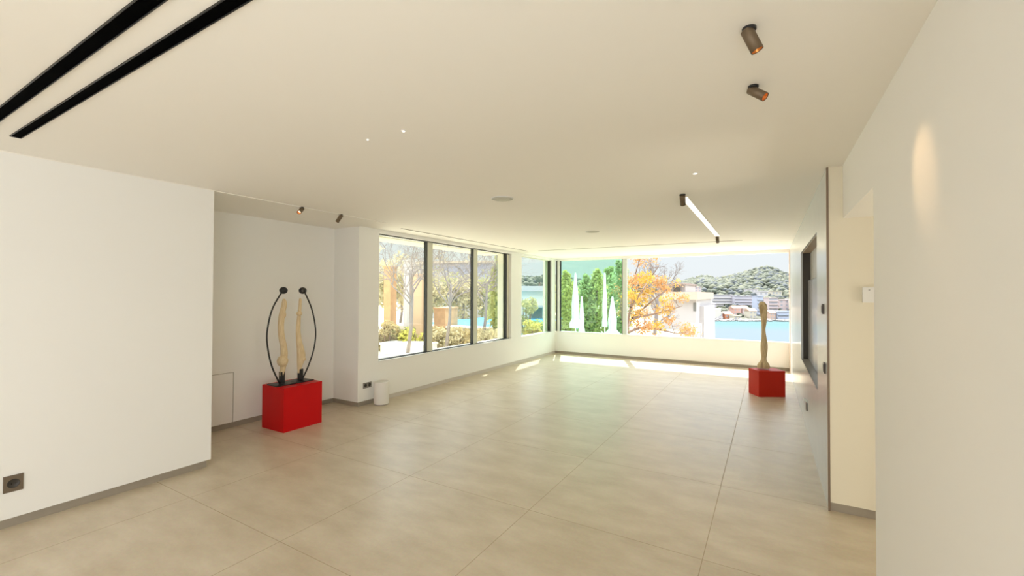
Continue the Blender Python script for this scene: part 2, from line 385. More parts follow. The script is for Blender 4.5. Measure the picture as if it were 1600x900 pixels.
# linear light with two black heads
t = tag(empty('linear_light', (-0.72, 6.3, H)), 'long thin white ceiling light strip between two dark spot heads', 'ceiling light')
box('channel', (-0.036, 0.036, -1.66, 1.62, -0.004, 0), M_white, t)
box('diffuser', (-0.030, 0.030, -1.68, 1.64, -0.007, -0.004), mat('light_strip', (0.9, 0.88, 0.82), 0.4, emit=(1.0, 0.90, 0.76), estr=0.95), t)
spot_lamp(-0.715, 4.47, (-0.05, 0.62, -0.62), 'dark cylinder spotlight at the near end of the white light strip', 'dark spotlights at the light strip', r=0.026, L=0.105, watts=0, drop=0.035)
spot_lamp(-0.735, 8.02, (0.0, 0.55, -0.62), 'dark cylinder spotlight at the far end of the white light strip', 'dark spotlights at the light strip', r=0.026, L=0.105, watts=0, drop=0.035)

# ------------------------------------------------------------------ plinths and sculptures
M_red = mat('glossy_red_lacquer', (0.56, 0.003, 0.005), 0.42, spec=0.22)
M_red2 = mat('satin_orange_red_lacquer', (0.50, 0.020, 0.006), 0.5, spec=0.22)
def plinth(name, sx, sy, h, loc, rz, m, label):
    bm = bmesh.new(); add_box(bm, -sx / 2, sx / 2, -sy / 2, sy / 2, 0, h)
    o = bm_obj('plinth', bm, m, bevel=0.004); o.location = loc; o.rotation_euler = (0, 0, rz)
    return tag(o, label, 'plinth')
plinth('plinth', 0.437, 0.502, 0.515, (-5.068, 3.301, 0), 0, M_red, 'large bright red box plinth against the left alcove wall')
plinth('plinth', 0.418, 0.302, 0.41, (0.0405 - 0.075, 8.205, 0), math.atan2(0.207, 0.363), M_red2, 'small orange-red box plinth turned at an angle by the far right window')

def wood_mat(name, c1, c2, scale=14):
    m = bpy.data.materials.new(name); m.use_nodes = True; n = m.node_tree.nodes; l = m.node_tree.links; p = n['Principled BSDF']
    tcn = n.new('ShaderNodeTexCoord'); mp = n.new('ShaderNodeMapping'); mp.inputs['Scale'].default_value = (6, 6, 0.9)
    l.new(tcn.outputs['Object'], mp.inputs[0]); nz = n.new('ShaderNodeTexNoise'); nz.inputs['Scale'].default_value = scale; nz.inputs['Detail'].default_value = 4
    l.new(mp.outputs[0], nz.inputs['Vector']); r = n.new('ShaderNodeValToRGB'); l.new(nz.outputs['Fac'], r.inputs[0])
    r.color_ramp.elements[0].position = 0.35; r.color_ramp.elements[0].color = (*c1, 1)
    r.color_ramp.elements[1].position = 0.65; r.color_ramp.elements[1].color = (*c2, 1)
    l.new(r.outputs[0], p.inputs['Base Color']); p.inputs['Roughness'].default_value = 0.55
    return m
M_w1 = wood_mat('pale_carved_wood', (0.62, 0.47, 0.27), (0.74, 0.60, 0.39))
M_w2 = wood_mat('olive_tan_carved_wood', (0.50, 0.37, 0.20), (0.64, 0.50, 0.30), 10)

def loft(name, secs, m, parent, n=20, sub=6):
    """secs: (x, y, z, rx, ry) ellipse sections, smoothly interpolated"""
    bm = bmesh.new(); P = [Vector(s[:3]) for s in secs]; A = smoothpath(P, sub)
    B = smoothpath([Vector((s[3], s[4], 0)) for s in secs], sub)
    rings = []
    for p, r in zip(A, B):
        rings.append([bm.verts.new((p.x + max(r.x, .002) * math.cos(2 * math.pi * k / n), p.y + max(r.y, .002) * math.sin(2 * math.pi * k / n), p.z)) for k in range(n)])
    for a, b in zip(rings, rings[1:]):
        for k in range(n): bm.faces.new((a[k], a[(k + 1) % n], b[(k + 1) % n], b[k]))
    bm.faces.new(rings[0][::-1]); bm.faces.new(rings[-1])
    bmesh.ops.recalc_face_normals(bm, faces=bm.faces)
    return bm_obj(name, bm, m, parent, smooth=True)

def bow_sculpture(y0, side, rod, wood, knob, label):
    """a base plate on the plinth, a socket, a carved figure and a bent rod with a ball"""
    zt = 0.515; x0 = -5.085
    t = tag(empty('wood_sculpture', (x0, y0, zt)), label, 'sculpture', 'pair of bow sculptures')
    o = box('base_plate', (-0.115, 0.105, -0.118, 0.118, 0, 0.012), M_black, t, bevel=0.003); o.rotation_euler = (0, 0, 0.06 * side)
    box('socket', (-0.024, 0.024, -0.024, 0.024, 0.012, 0.155), M_black, t, bevel=0.003)
    bm = bmesh.new(); pts = smoothpath([(0.005, y - y0, z - zt) for y, z in rod], 8)
    add_tube(bm, pts, 0.0092, 10); bm_obj('rod', bm, M_black, t)
    bm = bmesh.new(); b0 = pts[0]
    bmesh.ops.create_uvsphere(bm, u_segments=28, v_segments=18, radius=0.047)
    for v in bm.verts: v.co = Vector((v.co.x, v.co.y, v.co.z * 0.90)) + b0
    bm_obj('ball', bm, M_black, t, smooth=True)
    cw = loft('carved_figure', [(x, y - y0, z - zt, rx, ry) for x, y, z, rx, ry in wood], M_w1, t)
    for (x, y, z, r, sy, sz) in knob:
        bm = bmesh.new(); bmesh.ops.create_uvsphere(bm, u_segments=24, v_segments=16, radius=r)
        for v in bm.verts: v.co = Vector((v.co.x + x, v.co.y * sy + y - y0, v.co.z * sz + z - zt))
        bm_obj('knob', bm, M_w1, cw, smooth=True)
    return t
bow_sculpture(3.170, -1,
    [(3.177, 1.653), (3.135, 1.600), (3.035, 1.417), (2.982, 1.172), (2.988, 0.992), (3.040, 0.758), (3.140, 0.530)],
    [(0, 3.170, 0.62, .024, .026), (0, 3.180, 0.70, .028, .034), (0, 3.190, 0.77, .034, .040), (0, 3.196, 0.88, .034, .042), (0, 3.190, 0.97, .032, .040), (0, 3.165, 1.08, .030, .038),
     (0, 3.152, 1.20, .030, .036), (0, 3.158, 1.31, .030, .036), (0, 3.172, 1.40, .031, .034), (0, 3.188, 1.46, .029, .032), (0, 3.192, 1.51, .026, .028), (0, 3.188, 1.545, .014, .016), (0, 3.187, 1.552, .004, .004)],
    [(0.018, 3.166, 0.80, 0.062, 1.0, 1.12), (0.015, 3.182, 1.36, 0.026, 0.8, 1.7)],
    'pale carved wood figure on the red plinth, black rod bowing to the left')
bow_sculpture(3.412, 1,
    [(3.431, 1.653), (3.475, 1.600), (3.566, 1.398), (3.618, 1.146), (3.601, 0.924), (3.528, 0.711), (3.435, 0.530)],
    [(0, 3.400, 0.62, .020, .022), (0, 3.402, 0.69, .024, .030), (0, 3.415, 0.77, .034, .046), (0, 3.422, 0.84, .036, .054), (0, 3.408, 0.93, .032, .045), (0, 3.388, 1.04, .026, .034),
     (0, 3.378, 1.15, .022, .029), (0, 3.382, 1.26, .020, .026), (0, 3.390, 1.36, .018, .022), (0, 3.398, 1.45, .017, .019), (0, 3.402, 1.535, .015, .017), (0, 3.402, 1.558, .006, .006)],
    [(0.008, 3.385, 1.365, 0.034, 1.0, 0.9), (0.030, 3.440, 0.79, 0.022, 1.0, 1.2)],
    'pale carved wood figure on the red plinth, black rod bowing to the right')

t = tag(empty('wood_sculpture', (-0.075, 8.19, 0.41)), 'tall olive-tan carved wood figure with hollowed head on the small plinth by the far window', 'sculpture')
k = 0.01038
def sx(px): return (px - 1196.5) * k
fig = []
for px, z, wpx in [(1196, 0.02, 9.0), (1196.2, 0.06, 9.2), (1196.4, 0.10, 7.5), (1196.6, 0.14, 4.6), (1197, 0.20, 3.9), (1197.2, 0.27, 4.8), (1197.4, 0.34, 5.2), (1197.4, 0.42, 5.0),
                   (1197.2, 0.50, 4.0), (1196.8, 0.58, 3.2), (1196.6, 0.66, 2.9), (1197.2, 0.74, 3.7), (1197.2, 0.84, 4.6), (1196.6, 0.93, 5.5), (1196.0, 1.00, 6.2), (1195.4, 1.05, 5.8), (1194.6, 1.085, 3.8), (1194.4, 1.10, 1.0)]:
    fig.append((sx(px) * .86, sx(px) * .5, z, wpx * k * 0.94, wpx * k * 0.85))
o = loft('carved_figure', fig, M_w2, t, n=40, sub=5)
tocam = Vector((0.01, -1, 0)).normalized()
sidev = Vector((1, 0, 0))
for v in o.data.vertices:      # hollow of the head, groove down the neck, split base lobes
    c = v.co; s_ = c.x
    if c.y < 0:
        g = math.exp(-((c.z - 0.95) / 0.085) ** 2) * math.exp(-((s_ + 0.012) / 0.030) ** 2)
        c.y += 0.060 * g
        g = math.exp(-((c.z - 0.76) / 0.10) ** 2) * math.exp(-((s_ - 0.012) / 0.010) ** 2); c.y += 0.022 * g
        g = math.exp(-((c.z - 0.05) / 0.07) ** 2) * math.exp(-((s_ + 0.015) / 0.012) ** 2); c.y += 0.045 * g

# ------------------------------------------------------------------ small things of the room
M_bin = mat('white_cylinder', (0.78, 0.76, 0.72), 0.45)
t = tag(empty('waste_bin', (-4.90, 4.58, 0)), 'small white cylindrical bin on the floor below the left window', 'bin')
bm = bmesh.new(); add_lathe(bm, [(0.105, 0.012), (0.108, 0.02), (0.108, 0.325), (0.105, 0.334), (0.100, 0.334), (0.098, 0.326)], 48, close=False)
bm_obj('body', bm, M_bin, t)
bm = bmesh.new(); add_lathe(bm, [(0.099, 0.328), (0.06, 0.3245), (0.001, 0.324)], 40, close=False); bm_obj('top', bm, mat('bin_top', (0.70, 0.68, 0.63), 0.6), t)
bm = bmesh.new(); add_lathe(bm, [(0.001, 0), (0.103, 0.0), (0.103, 0.014), (0.001, 0.014)], 40, close=False); bm_obj('foot_ring', bm, mat('bin_foot', (0.25, 0.22, 0.19), 0.6), t)

def socket(name, origin, yaxis, n_in, wid, hei, mplate, label, group=None):
    """plate on a wall; local x = out of wall, local y = along the wall"""
    t = tag(empty(name, origin, yaxis), label, 'socket', group)
    box('plate', (0, 0.009, -wid / 2, wid / 2, -hei / 2, hei / 2), mplate, t, bevel=0.0015)
    for i in range(n_in):
        c = (i - (n_in - 1) / 2) * wid / n_in
        r = min(hei, wid / n_in) * 0.33
        bm = bmesh.new(); M = Matrix.Translation((0.0092, c, 0)) @ Matrix.Rotation(math.pi / 2, 4, 'Y')
        add_lathe(bm, [(r, 0), (r, 0.0022), (r * 0.92, 0.0022), (r * 0.88, 0.0006), (0.0005, 0.0006)], 28, M, close=False)
        w_ = bm_obj('socket_well', bm, mat('socket_well', (0.035, 0.03, 0.025), 0.5), t)
        bm = bmesh.new()
        for s in (-1, 1): add_lathe(bm, [(0.003, 0.0012), (0.001, 0.0013)], 8, Matrix.Translation((0.0093, c + s * 0.0095, 0)) @ Matrix.Rotation(math.pi / 2, 4, 'Y'))
        bm_obj('contact_holes', bm, M_blackmat, w_)
    return t
M_plate = mat('bronze_plate', (0.19, 0.15, 0.11), 0.4, metal=0.5)
socket('power_socket', (XL, 0.880, 0.302), 0, 1, 0.094, 0.112, M_plate, 'single bronze power socket low on the near left wall')
socket('power_socket', (XW, 4.447, 0.285), 0, 2, 0.150, 0.078, mat('grey_plate', (0.30, 0.28, 0.25), 0.4, metal=0.4), 'double grey power socket beside the white bin')

# access panel in the alcove wall
t = tag(empty('access_panel', (XA, 2.60, 0.05)), 'white flush access panel low in the alcove wall beside the red plinth', 'access panel')
box('panel_frame', [(0, 0.008, 0.27, 0.310, 0.015, 0.655), (0, 0.008, -0.25, 0.27, 0.615, 0.655), (0, 0.008, -0.29, -0.25, 0.015, 0.655)], M_wall, t, bevel=0.001)
box('panel_door', (0, 0.005, -0.246, 0.264, 0.015, 0.609), M_wall, t, bevel=0.001)
box('panel_gap', (0, 0.001, -0.25, 0.27, 0.015, 0.615), mat('shadow_gap', (0.25, 0.22, 0.18), 0.8), t)

# sensor / intercom box on the corridor wall
t = tag(empty('thermostat', (0.682, YP, 1.620)), 'small white rounded control box on the wall beyond the doorway opening', 'thermostat')
box('housing', (-0.092, 0.092, -0.028, 0, -0.055, 0.055), M_white, t, bevel=0.016)
box('sensor_dot', (-0.060, -0.050, -0.0292, -0.0278, 0.034, 0.038), M_black, t)

# switches on the cladding
M_sw = mat('dark_switch', (0.05, 0.035, 0.028), 0.35, metal=0.3)
def switch(y0, y1, z0, z1, label, lit=False):
    t = tag(empty('wall_switch', (XP, (y0 + y1) / 2, (z0 + z1) / 2)), label, 'switch')
    a, b = (y1 - y0) / 2, (z1 - z0) / 2
    box('plate', (-0.012, 0, -a, a, -b, b), M_sw, t, bevel=0.001)
    box('rocker', (-0.015, -0.012, -a * .7, a * .7, -b * .7, b * .7), M_black, t, bevel=0.0008)
switch(4.29, 4.37, 1.465, 1.545, 'dark square switch on the grey panelled wall, upper of two near its edge')
switch(4.19, 4.27, 1.005, 1.085, 'dark square switch on the grey panelled wall, lower of two near its edge')
t = tag(empty('flap_socket', (XP, 6.20, 0.32)), 'dark floor-level outlet with open white flap on the grey panelled wall', 'socket')
box('plate', (-0.010, 0, -0.07, 0.07, -0.05, 0.045), M_sw, t, bevel=0.001)
bm = bmesh.new(); add_box(bm, -0.035, 0, -0.075, 0.075, 0.045, 0.053)
for v in bm.verts:
    if v.co.x < -0.01: v.co.z += 0.02
bm_obj('flap', bm, M_white, t)

# grey screen inside the niche
t = tag(empty('wall_screen', (0.492, 6.0, 0.746)), 'large lavender-grey flat screen standing in the wall recess', 'screen')
box('screen_body', (-0.028, -0.0005, -0.98, 1.16, 0.0, 1.07), mat('screen_edge', (0.10, 0.10, 0.11), 0.4), t, bevel=0.003)
box('screen_face', (-0.031, -0.028, -0.965, 1.145, 0.012, 1.058), mat('grey_screen', (0.36, 0.36, 0.40), 0.18), t)

#EXTERIOR#
# ------------------------------------------------------------------ outside: ground, sea, hills
SEA = -18.4
M_ground = mat('pale_gravel', (0.62, 0.57, 0.47), 0.9, var=0.15, vscale=2)
struct('ground', [(-70, -5.95, -8, 70, -1.4, -0.35), (-5.95, -4.0, 11.12, 34, -1.4, -0.35), (-4.0, 14, 11.12, 19.0, -1.4, -0.35)], M_ground, 'pale garden ground outside the windows')
struct('ground', [(-4.0, 14, 19.0, 44, -19, -6.0)], M_ground, 'lower terrace ground below the far window')

def sea_mat():
    m = bpy.data.materials.new('sea_water'); m.use_nodes = True; n = m.node_tree.nodes; l = m.node_tree.links; p = n['Principled BSDF']
    geo = n.new('ShaderNodeNewGeometry'); nz = n.new('ShaderNodeTexNoise'); nz.inputs['Scale'].default_value = 0.9; nz.inputs['Detail'].default_value = 6
    l.new(geo.outputs['Position'], nz.inputs['Vector']); bp = n.new('ShaderNodeBump'); bp.inputs['Strength'].default_value = 0.6; bp.inputs['Distance'].default_value = 0.4
    l.new(nz.outputs['Fac'], bp.inputs['Height']); l.new(bp.outputs[0], p.inputs['Normal'])
    # turquoise shallows towards the far shore
    ln = n.new('ShaderNodeVectorMath'); ln.operation = 'LENGTH'; l.new(geo.outputs['Position'], ln.inputs[0])
    mr = n.new('ShaderNodeMapRange'); mr.inputs['From Min'].default_value = 280; mr.inputs['From Max'].default_value = 330; l.new(ln.outputs['Value'], mr.inputs['Value'])
    mx = n.new('ShaderNodeMix'); mx.data_type = 'RGBA'; mx.inputs[6].default_value = (0.100, 0.128, 0.148, 1); mx.inputs[7].default_value = (0.075, 0.138, 0.142, 1)
    l.new(mr.outputs[0], mx.inputs[0]); l.new(mx.outputs[2], p.inputs['Base Color']); p.inputs['Roughness'].default_value = 0.7
    p.inputs['Specular IOR Level'].default_value = 0.03
    return m
bm = bmesh.new()
vs = [bm.verts.new(c) for c in ((-2500, 13, SEA), (2500, 13, SEA), (2500, 3500, SEA), (-2500, 3500, SEA))]; bm.faces.new(vs)
tag(bm_obj('sea', bm, sea_mat()), 'calm pale blue sea, turquoise along the far shore', kind='structure')

RIDGE = [(300, 437), (560, 436), (760, 437), (815, 432), (830, 434), (853, 431), (900, 436), (960, 441), (1030, 444), (1060, 444), (1085, 437), (1097, 433.5), (1107, 434.5), (1118, 438), (1135, 434), (1150, 430), (1170, 425), (1185, 421.5), (1195, 420), (1206, 421), (1216, 425), (1232, 431), (1262, 436), (1300, 440), (1400, 448)]
SHORE = 325.0
SLOPE = [(300, -24), (325, -18.4), (345, -17.8), (385, -15.2), (430, -9.3), (450, -6.3), (480, 0.5), (520, 9)]
def lerp(T, x):
    if x <= T[0][0]: return T[0][1]
    for (a, b), (c, d) in zip(T, T[1:]):
        if x <= c: return b + (d - b) * (x - a) / (c - a)
    return T[-1][1]
def hill_z(px, D):
    """height of the far hillside along image column px at depth D"""
    hor = 460 + (px - 800) * 0.003
    zr = 1.62 + (hor - (lerp(RIDGE, px) + 1.5)) / 683.5 * 680
    if D < 520: return lerp(SLOPE, D)
    if D < 680: t = (D - 520) / 160; return 9 + (zr - 9) * (t ** 0.8)
    return zr - (D - 680) * 0.25
def hill_pt(px, D, dz=0):
    p = ext(px, 461, D); z = hill_z(px, D)
    z += 2.2 * noise.noise(Vector((p.x, p.y, 0)) * 0.02) * min(1, max(0, (D - SHORE) / 60))
    return Vector((p.x, p.y, z + dz))
bm = bmesh.new(); cols = [300 + 9 * i for i in range(123)]; rows = [SHORE - 6 + 13 * i for i in range(36)]
grid = [[bm.verts.new(hill_pt(c, r)) for r in rows] for c in cols]
for i in range(len(cols) - 1):
    for j in range(len(rows) - 1): bm.faces.new((grid[i][j], grid[i + 1][j], grid[i + 1][j + 1], grid[i][j + 1]))
tag(bm_obj('hill', bm, mat('hill_ground', (0.085, 0.088, 0.062), 0.95, var=0.3, vscale=0.05), smooth=True), 'wooded hill across the bay', kind='structure')

def blob(bm, c, r, mi=0, sub=1, squash=0.8):
    g = bmesh.ops.create_icosphere(bm, subdivisions=sub, radius=r)
    for v in g['verts']:
        q = v.co.normalized(); f = 1 + 0.28 * noise.noise(q * 2.3 + c * 0.37)
        v.co = Vector((v.co.x * f, v.co.y * f, v.co.z * f * squash)) + c
    for f in {f for v in g['verts'] for f in v.link_faces}: f.material_index = mi
M_pine = [mat('far_pine_grey_green', (0.090, 0.100, 0.072), 0.95), mat('far_pine_light', (0.125, 0.130, 0.088), 0.95), mat('far_pine_blue', (0.078, 0.088, 0.090), 0.95)]
bm = bmesh.new(); rnd = random.Random(3)
for i in range(3000):
    px = rnd.uniform(1040, 1270) if i % 4 else rnd.uniform(790, 1040); D = 352 + 345 * rnd.random() ** 0.6; r = rnd.uniform(2.6, 5.4)
    if D < 450: r *= 0.55
    blob(bm, hill_pt(px, D, r * 0.3), r, rnd.choice((0, 0, 1, 2)))
tag(bm_obj('forest', bm, M_pine, smooth=True), 'grey-green pine forest covering the far hill', 'forest', kind='stuff')

# buildings of the far shore: each one a block with recessed bands of windows
M_fwin = mat('far_window_grey', (0.40, 0.39, 0.42), 0.5)  # one even grey for the window bands and panes
M_froof = mat('far_terracotta_roof', (0.50, 0.33, 0.24), 0.9)
def far_building(x0, x1, yt, yb, D, col, label, style='bands', roof=False, cat='building', yaw=0.0):
    pl = ext(x0, (yt + yb) / 2, D); pr_ = ext(x1, (yt + yb) / 2, D)
    c = (pl + pr_) / 2; W = (pr_ - pl).length; top = ext((x0 + x1) / 2, yt, D).z; bot = ext((x0 + x1) / 2, yb, D).z
    Hh = top - bot; base = bot - 5
    t = tag(empty('apartment_building' if Hh > 8 else 'shore_house', (c.x, c.y, base), math.atan2(RT.y, RT.x) + yaw), label, cat, 'buildings across the bay')
    dp = max(8, W * 0.45)
    m = mat('far_facade', col, 0.85)
    b = box('walls', (-W / 2, W / 2, 0, dp, 0, Hh + 5), m, t)
    nf = max(1, round(Hh / 3.1)); fh = Hh / nf
    for k in range(nf):
        z0 = 5 + k * fh
        if style == 'bands':
            box('window_band', (-W / 2 + 0.6, W / 2 - 0.6, -0.05, 0.3, z0 + fh * 0.42, z0 + fh * 0.86), M_fwin, t)
            box('balcony', (-W / 2 + 0.2, W / 2 - 0.2, -1.2, -0.05, z0 + 0.02, z0 + fh * 0.34), m, t)
        else:
            n = max(2, int(W / 3.4)); s = W / n
            for i in range(n): box('window', (-W / 2 + s * (i + 0.30), -W / 2 + s * (i + 0.70), -0.06, 0.3, z0 + fh * 0.30, z0 + fh * 0.78), M_fwin, t)
    if roof:
        bmr = bmesh.new(); v = [bmr.verts.new(q) for q in ((-W / 2 - .4, -.5, Hh + 5), (W / 2 + .4, -.5, Hh + 5), (W / 2 + .4, dp + .5, Hh + 5), (-W / 2 - .4, dp + .5, Hh + 5), (-W / 2 - .4, dp / 2, Hh + 7.2), (W / 2 + .4, dp / 2, Hh + 7.2))]
        for f in ((0, 1, 5, 4), (2, 3, 4, 5), (1, 2, 5), (3, 0, 4), (3, 2, 1, 0)): bmr.faces.new([v[i] for i in f])
        bm_obj('roof', bmr, M_froof, t)
    else:
        box('roof_slab', (-W / 2 - .3, W / 2 + .3, -.6, dp + .3, Hh + 5, Hh + 5.6), m, t)
    return t
WH, PK, LV, CR, BL = (0.62, 0.58, 0.57), (0.62, 0.50, 0.48), (0.56, 0.53, 0.58), (0.60, 0.54, 0.43), (0.44, 0.48, 0.58)
far_building(1069, 1096, 448.5, 456, 470, PK, 'low pinkish block highest on the left slope across the bay', 'windows')
far_building(1095, 1113, 459, 473, 440, WH, 'white stepped block left of the long hotel, below the pines', 'bands')
far_building(1113, 1144, 461, 475, 430, WH, 'long white hotel with rows of balconies above the left of the bay', 'bands')
far_building(1091, 1119, 475, 489, 385, LV, 'pale lilac block with window bands close to the left shore', 'bands')
far_building(1090, 1129, 490, 497.5, 345, WH, 'long low white building on the left shoreline', 'bands')
far_building(1147, 1182, 463, 481, 425, LV, 'long pale block with many balcony lines at the middle of the slope', 'bands')
far_building(1183, 1192, 463, 497, 372, BL, 'tall narrow bluish block just left of the carved figure', 'bands')
far_building(1201, 1216, 466, 487, 400, PK, 'pink tall block just right of the carved figure', 'bands')
far_building(1217, 1234, 469, 485, 405, PK, 'pink and white block at the right end of the shore view', 'windows')
far_building(1236, 1262, 468, 488, 400, WH, 'white block at the far right end beyond the jamb', 'bands')
far_building(1133, 1144, 491, 498, 344, (0.66, 0.26, 0.14), 'orange-red house at the water line', 'windows', True, 'house')
far_building(1146, 1158, 482, 493, 368, (0.60, 0.36, 0.30), 'salmon house above the water line', 'windows', True, 'house')
far_building(1160, 1170, 482, 492, 370, PK, 'pink house between the salmon and cream ones', 'windows', True, 'house')
far_building(1171, 1182, 486, 498, 350, CR, 'cream house near the water line, left of the bluish block', 'windows', True, 'house')
far_building(1147, 1158, 494, 500, 335, CR, 'small cream boathouse by the rocks', 'windows', False, 'house')
far_building(1203, 1212, 489, 499, 345, (0.60, 0.42, 0.34), 'small salmon house right of the carved figure at the shore', 'windows', True, 'house')
far_building(1214, 1233, 487, 498, 345, BL, 'bluish low building at the right end of the shoreline', 'bands')
far_building(1168, 1184, 452, 457, 480, WH, 'small white villa among the pines high on the slope', 'windows', False, 'house')
far_building(1206, 1222, 455, 461, 465, CR, 'cream villa among the pines at the upper right slope', 'windows', False, 'house')
far_building(1186, 1200, 456, 461.5, 462, WH, 'white villa among the pines above the tall bluish block', 'windows', False, 'house')
# rocks along the shore
bm = bmesh.new()
for i in range(150):
    px = rnd.uniform(1088, 1250); blob(bm, hill_pt(px, SHORE + rnd.uniform(-1, 7), 0.4), rnd.uniform(0.8, 2.0), 0)
tag(bm_obj('shore_rocks', bm, mat('shore_rock', (0.22, 0.21, 0.20), 0.9)), 'dark rocks along the far shoreline', 'rocks', kind='stuff')

# ------------------------------------------------------------------ white neighbour house beyond the far window
M_hw = mat('white_render_house', (0.50, 0.47, 0.46), 0.8)
M_peach = mat('peach_stone_band', (0.52, 0.43, 0.34), 0.8)
M_hglass = mat('dark_house_window', (0.17, 0.17, 0.16), 0.25)
YH = 26.0
def hb(name, x0, x1, yt, yb, m, parent, y0=0.0, dep=3.0):
    a = ony(x0, yt, YH); b = ony(x1, yb, YH); xm = (x0 + x1) / 2
    zt = ony(xm, yt, YH).z; zb = ony(xm, yb, YH).z
    return box(name, (a.x, b.x, YH + y0, YH + y0 + dep, zb, zt), m, parent)
t = tag(empty('white_house', (0, 0, 0)), 'white modern house with flat roof behind the orange-leaved tree', 'house')
hb('lower_walls', 1005, 1088, 466, 640, M_hw, t, 0, 8)
hb('side_wing', 1084, 1095, 480, 640, M_hw, t, 1.5, 6)
hb('parapet_band', 1000, 1092, 456, 468, M_peach, t, -0.5, 8)
hb('upper_walls', 1036, 1064, 444, 457, M_hw, t, 1.5, 4)
f = hb('roof_slab', 1031, 1067, 441.5, 444, mat('brown_roof_edge', (0.33, 0.26, 0.23), 0.8), t, 0.8, 5)
hb('window', 1045, 1056, 446, 456, M_hglass, t, 1.42, 0.2)
w_ = hb('window', 1083.5, 1088, 473, 486, M_hglass, t, -0.05, 0.1)
t2 = tag(empty('balcony_railing', (0, 0, 0)), 'thin white railing in front of the white house, by the sea', 'railing')
a = ext(1078, 505, 22); b = ext(1096, 506, 22)
bm = bmesh.new(); add_tube(bm, [a, b], 0.02, 6); bm_obj('handrail', bm, M_white, t2)
for i in range(9):
    p = a.lerp(b, i / 8); bm = bmesh.new(); add_tube(bm, [p, p - Vector((0, 0, 1.5))], 0.010, 5); bm_obj('baluster', bm, M_white, t2)

# ------------------------------------------------------------------ trees
def leaf_mat(name, col, var=0.25):
    m = mat(name, col, 0.7, var=var, vscale=6); n = m.node_tree.nodes; l = m.node_tree.links
    p = n['Principled BSDF']; o = n['Material Output']; tr = n.new('ShaderNodeBsdfTranslucent'); tr.inputs[0].default_value = (*col, 1)
    mx = n.new('ShaderNodeMixShader'); mx.inputs[0].default_value = 0.4
    l.new(p.outputs[0], mx.inputs[1]); l.new(tr.outputs[0], mx.inputs[2]); l.new(mx.outputs[0], o.inputs['Surface']); return m
def leaves(bm, centre, R, n, size, rnd, squash=0.8, mi=0):
    for _ in range(n):
        d = Vector((rnd.gauss(0, 1), rnd.gauss(0, 1), rnd.gauss(0, 1) * squash)); d = d.normalized() * R * rnd.random() ** 0.45
        c = centre + Vector((d.x, d.y, d.z * squash)); s = size * rnd.uniform(0.6, 1.4)
        u = Vector((rnd.gauss(0, 1), rnd.gauss(0, 1), rnd.gauss(0, 1))).normalized(); v = u.orthogonal().normalized()
        q = [c - u * s, c + v * s * 0.45, c + u * s, c - v * s * 0.45]
        f = bm.faces.new([bm.verts.new(x) for x in q]); f.material_index = mi
def twigs(bm, p, d, L, r, depth, rnd, ends, spread=0.6, grav=0.0):
    q = p + d * L; mid = p.lerp(q, 0.5) + Vector((rnd.gauss(0, 1), rnd.gauss(0, 1), rnd.gauss(0, 1))) * L * 0.06
    add_tube(bm, [p, mid, q], [r, r * 0.85, r * 0.68], 5, cap=False)
    if depth == 0: ends.append(q); return
    for i in range(rnd.choice((2, 3, 3))):
        nd = (d + Vector((rnd.gauss(0, spread), rnd.gauss(0, spread), rnd.gauss(0, spread * 0.8) + grav))).normalized()
        twigs(bm, q if i else mid, nd, L * rnd.uniform(0.62, 0.85), r * 0.62, depth - 1, rnd, ends, spread, grav)
M_bark = mat('brown_bark', (0.20, 0.13, 0.09), 0.9); M_greybark = mat('grey_bark', (0.24, 0.21, 0.20), 0.9)
# orange-leaved tree right behind the far window
rnd = random.Random(11)
t = tag(empty('autumn_tree', ext(985, 600, 17)), 'tree with orange and yellow leaves behind the far window, left of the sea', 'tree')
org = t.location.copy()
bm = bmesh.new(); ends = []
base = Vector((0, 0, 0)) + (ext(950, 640, 17) - org)
fork = ext(978, 520, 17) - org
add_tube(bm, smoothpath([base, (base + fork) / 2 + Vector((.1, 0, 0)), fork], 5), 0.10, 8)
limbs = [[(978, 520), (988, 497), (1010, 478), (1038, 455), (1062, 440)], [(978, 520), (985, 480), (990, 440), (1000, 405)], [(978, 520), (1005, 512), (1035, 516), (1060, 521), (1078, 514)],
         [(988, 497), (1015, 492), (1040, 486), (1066, 478)], [(985, 480), (1003, 455), (1018, 432), (1030, 415)], [(978, 520), (970, 480), (975, 440)]]
for L_ in limbs:
    P = [ext(x, y, 17 + 0.8 * math.sin(i * 2.1 + len(L_))) - org for i, (x, y) in enumerate(L_)]
    P = smoothpath(P, 4); add_tube(bm, P, [0.055 - 0.045 * i / (len(P) - 1) for i in range(len(P))], 6, cap=False)
    for q in P[3::2]:
        twigs(bm, q, Vector((rnd.gauss(0, 1), rnd.gauss(0, 1), rnd.gauss(0.3, .8))).normalized(), 0.30, 0.012, 2, rnd, ends)
bm_obj('branches', bm, M_bark, t)
bm = bmesh.new()
for q in ends: leaves(bm, q, 0.18, 5, 0.045, rnd, mi=rnd.choice((0, 0, 1)))
for x, y, R, n in [(1000, 406, .35, 120), (1020, 402, .3, 70), (990, 440, .45, 260), (1010, 434, .35, 200), (1030, 440, .32, 170), (985, 462, .4, 220), (1000, 470, .35, 130), (1040, 452, .22, 80), (985, 500, .35, 170), (1005, 512, .4, 220),
                   (1025, 508, .35, 140), (1045, 500, .28, 60), (1075, 515, .32, 150), (1040, 470, .3, 90), (1036, 484, .34, 130), (1068, 466, .25, 80), (1012, 455, .3, 110), (1000, 490, .3, 90)]:
    leaves(bm, ext(x, y, 17 + rnd.uniform(-.7, .7)) - org, R, n, 0.055, rnd, mi=rnd.choice((0, 1)))
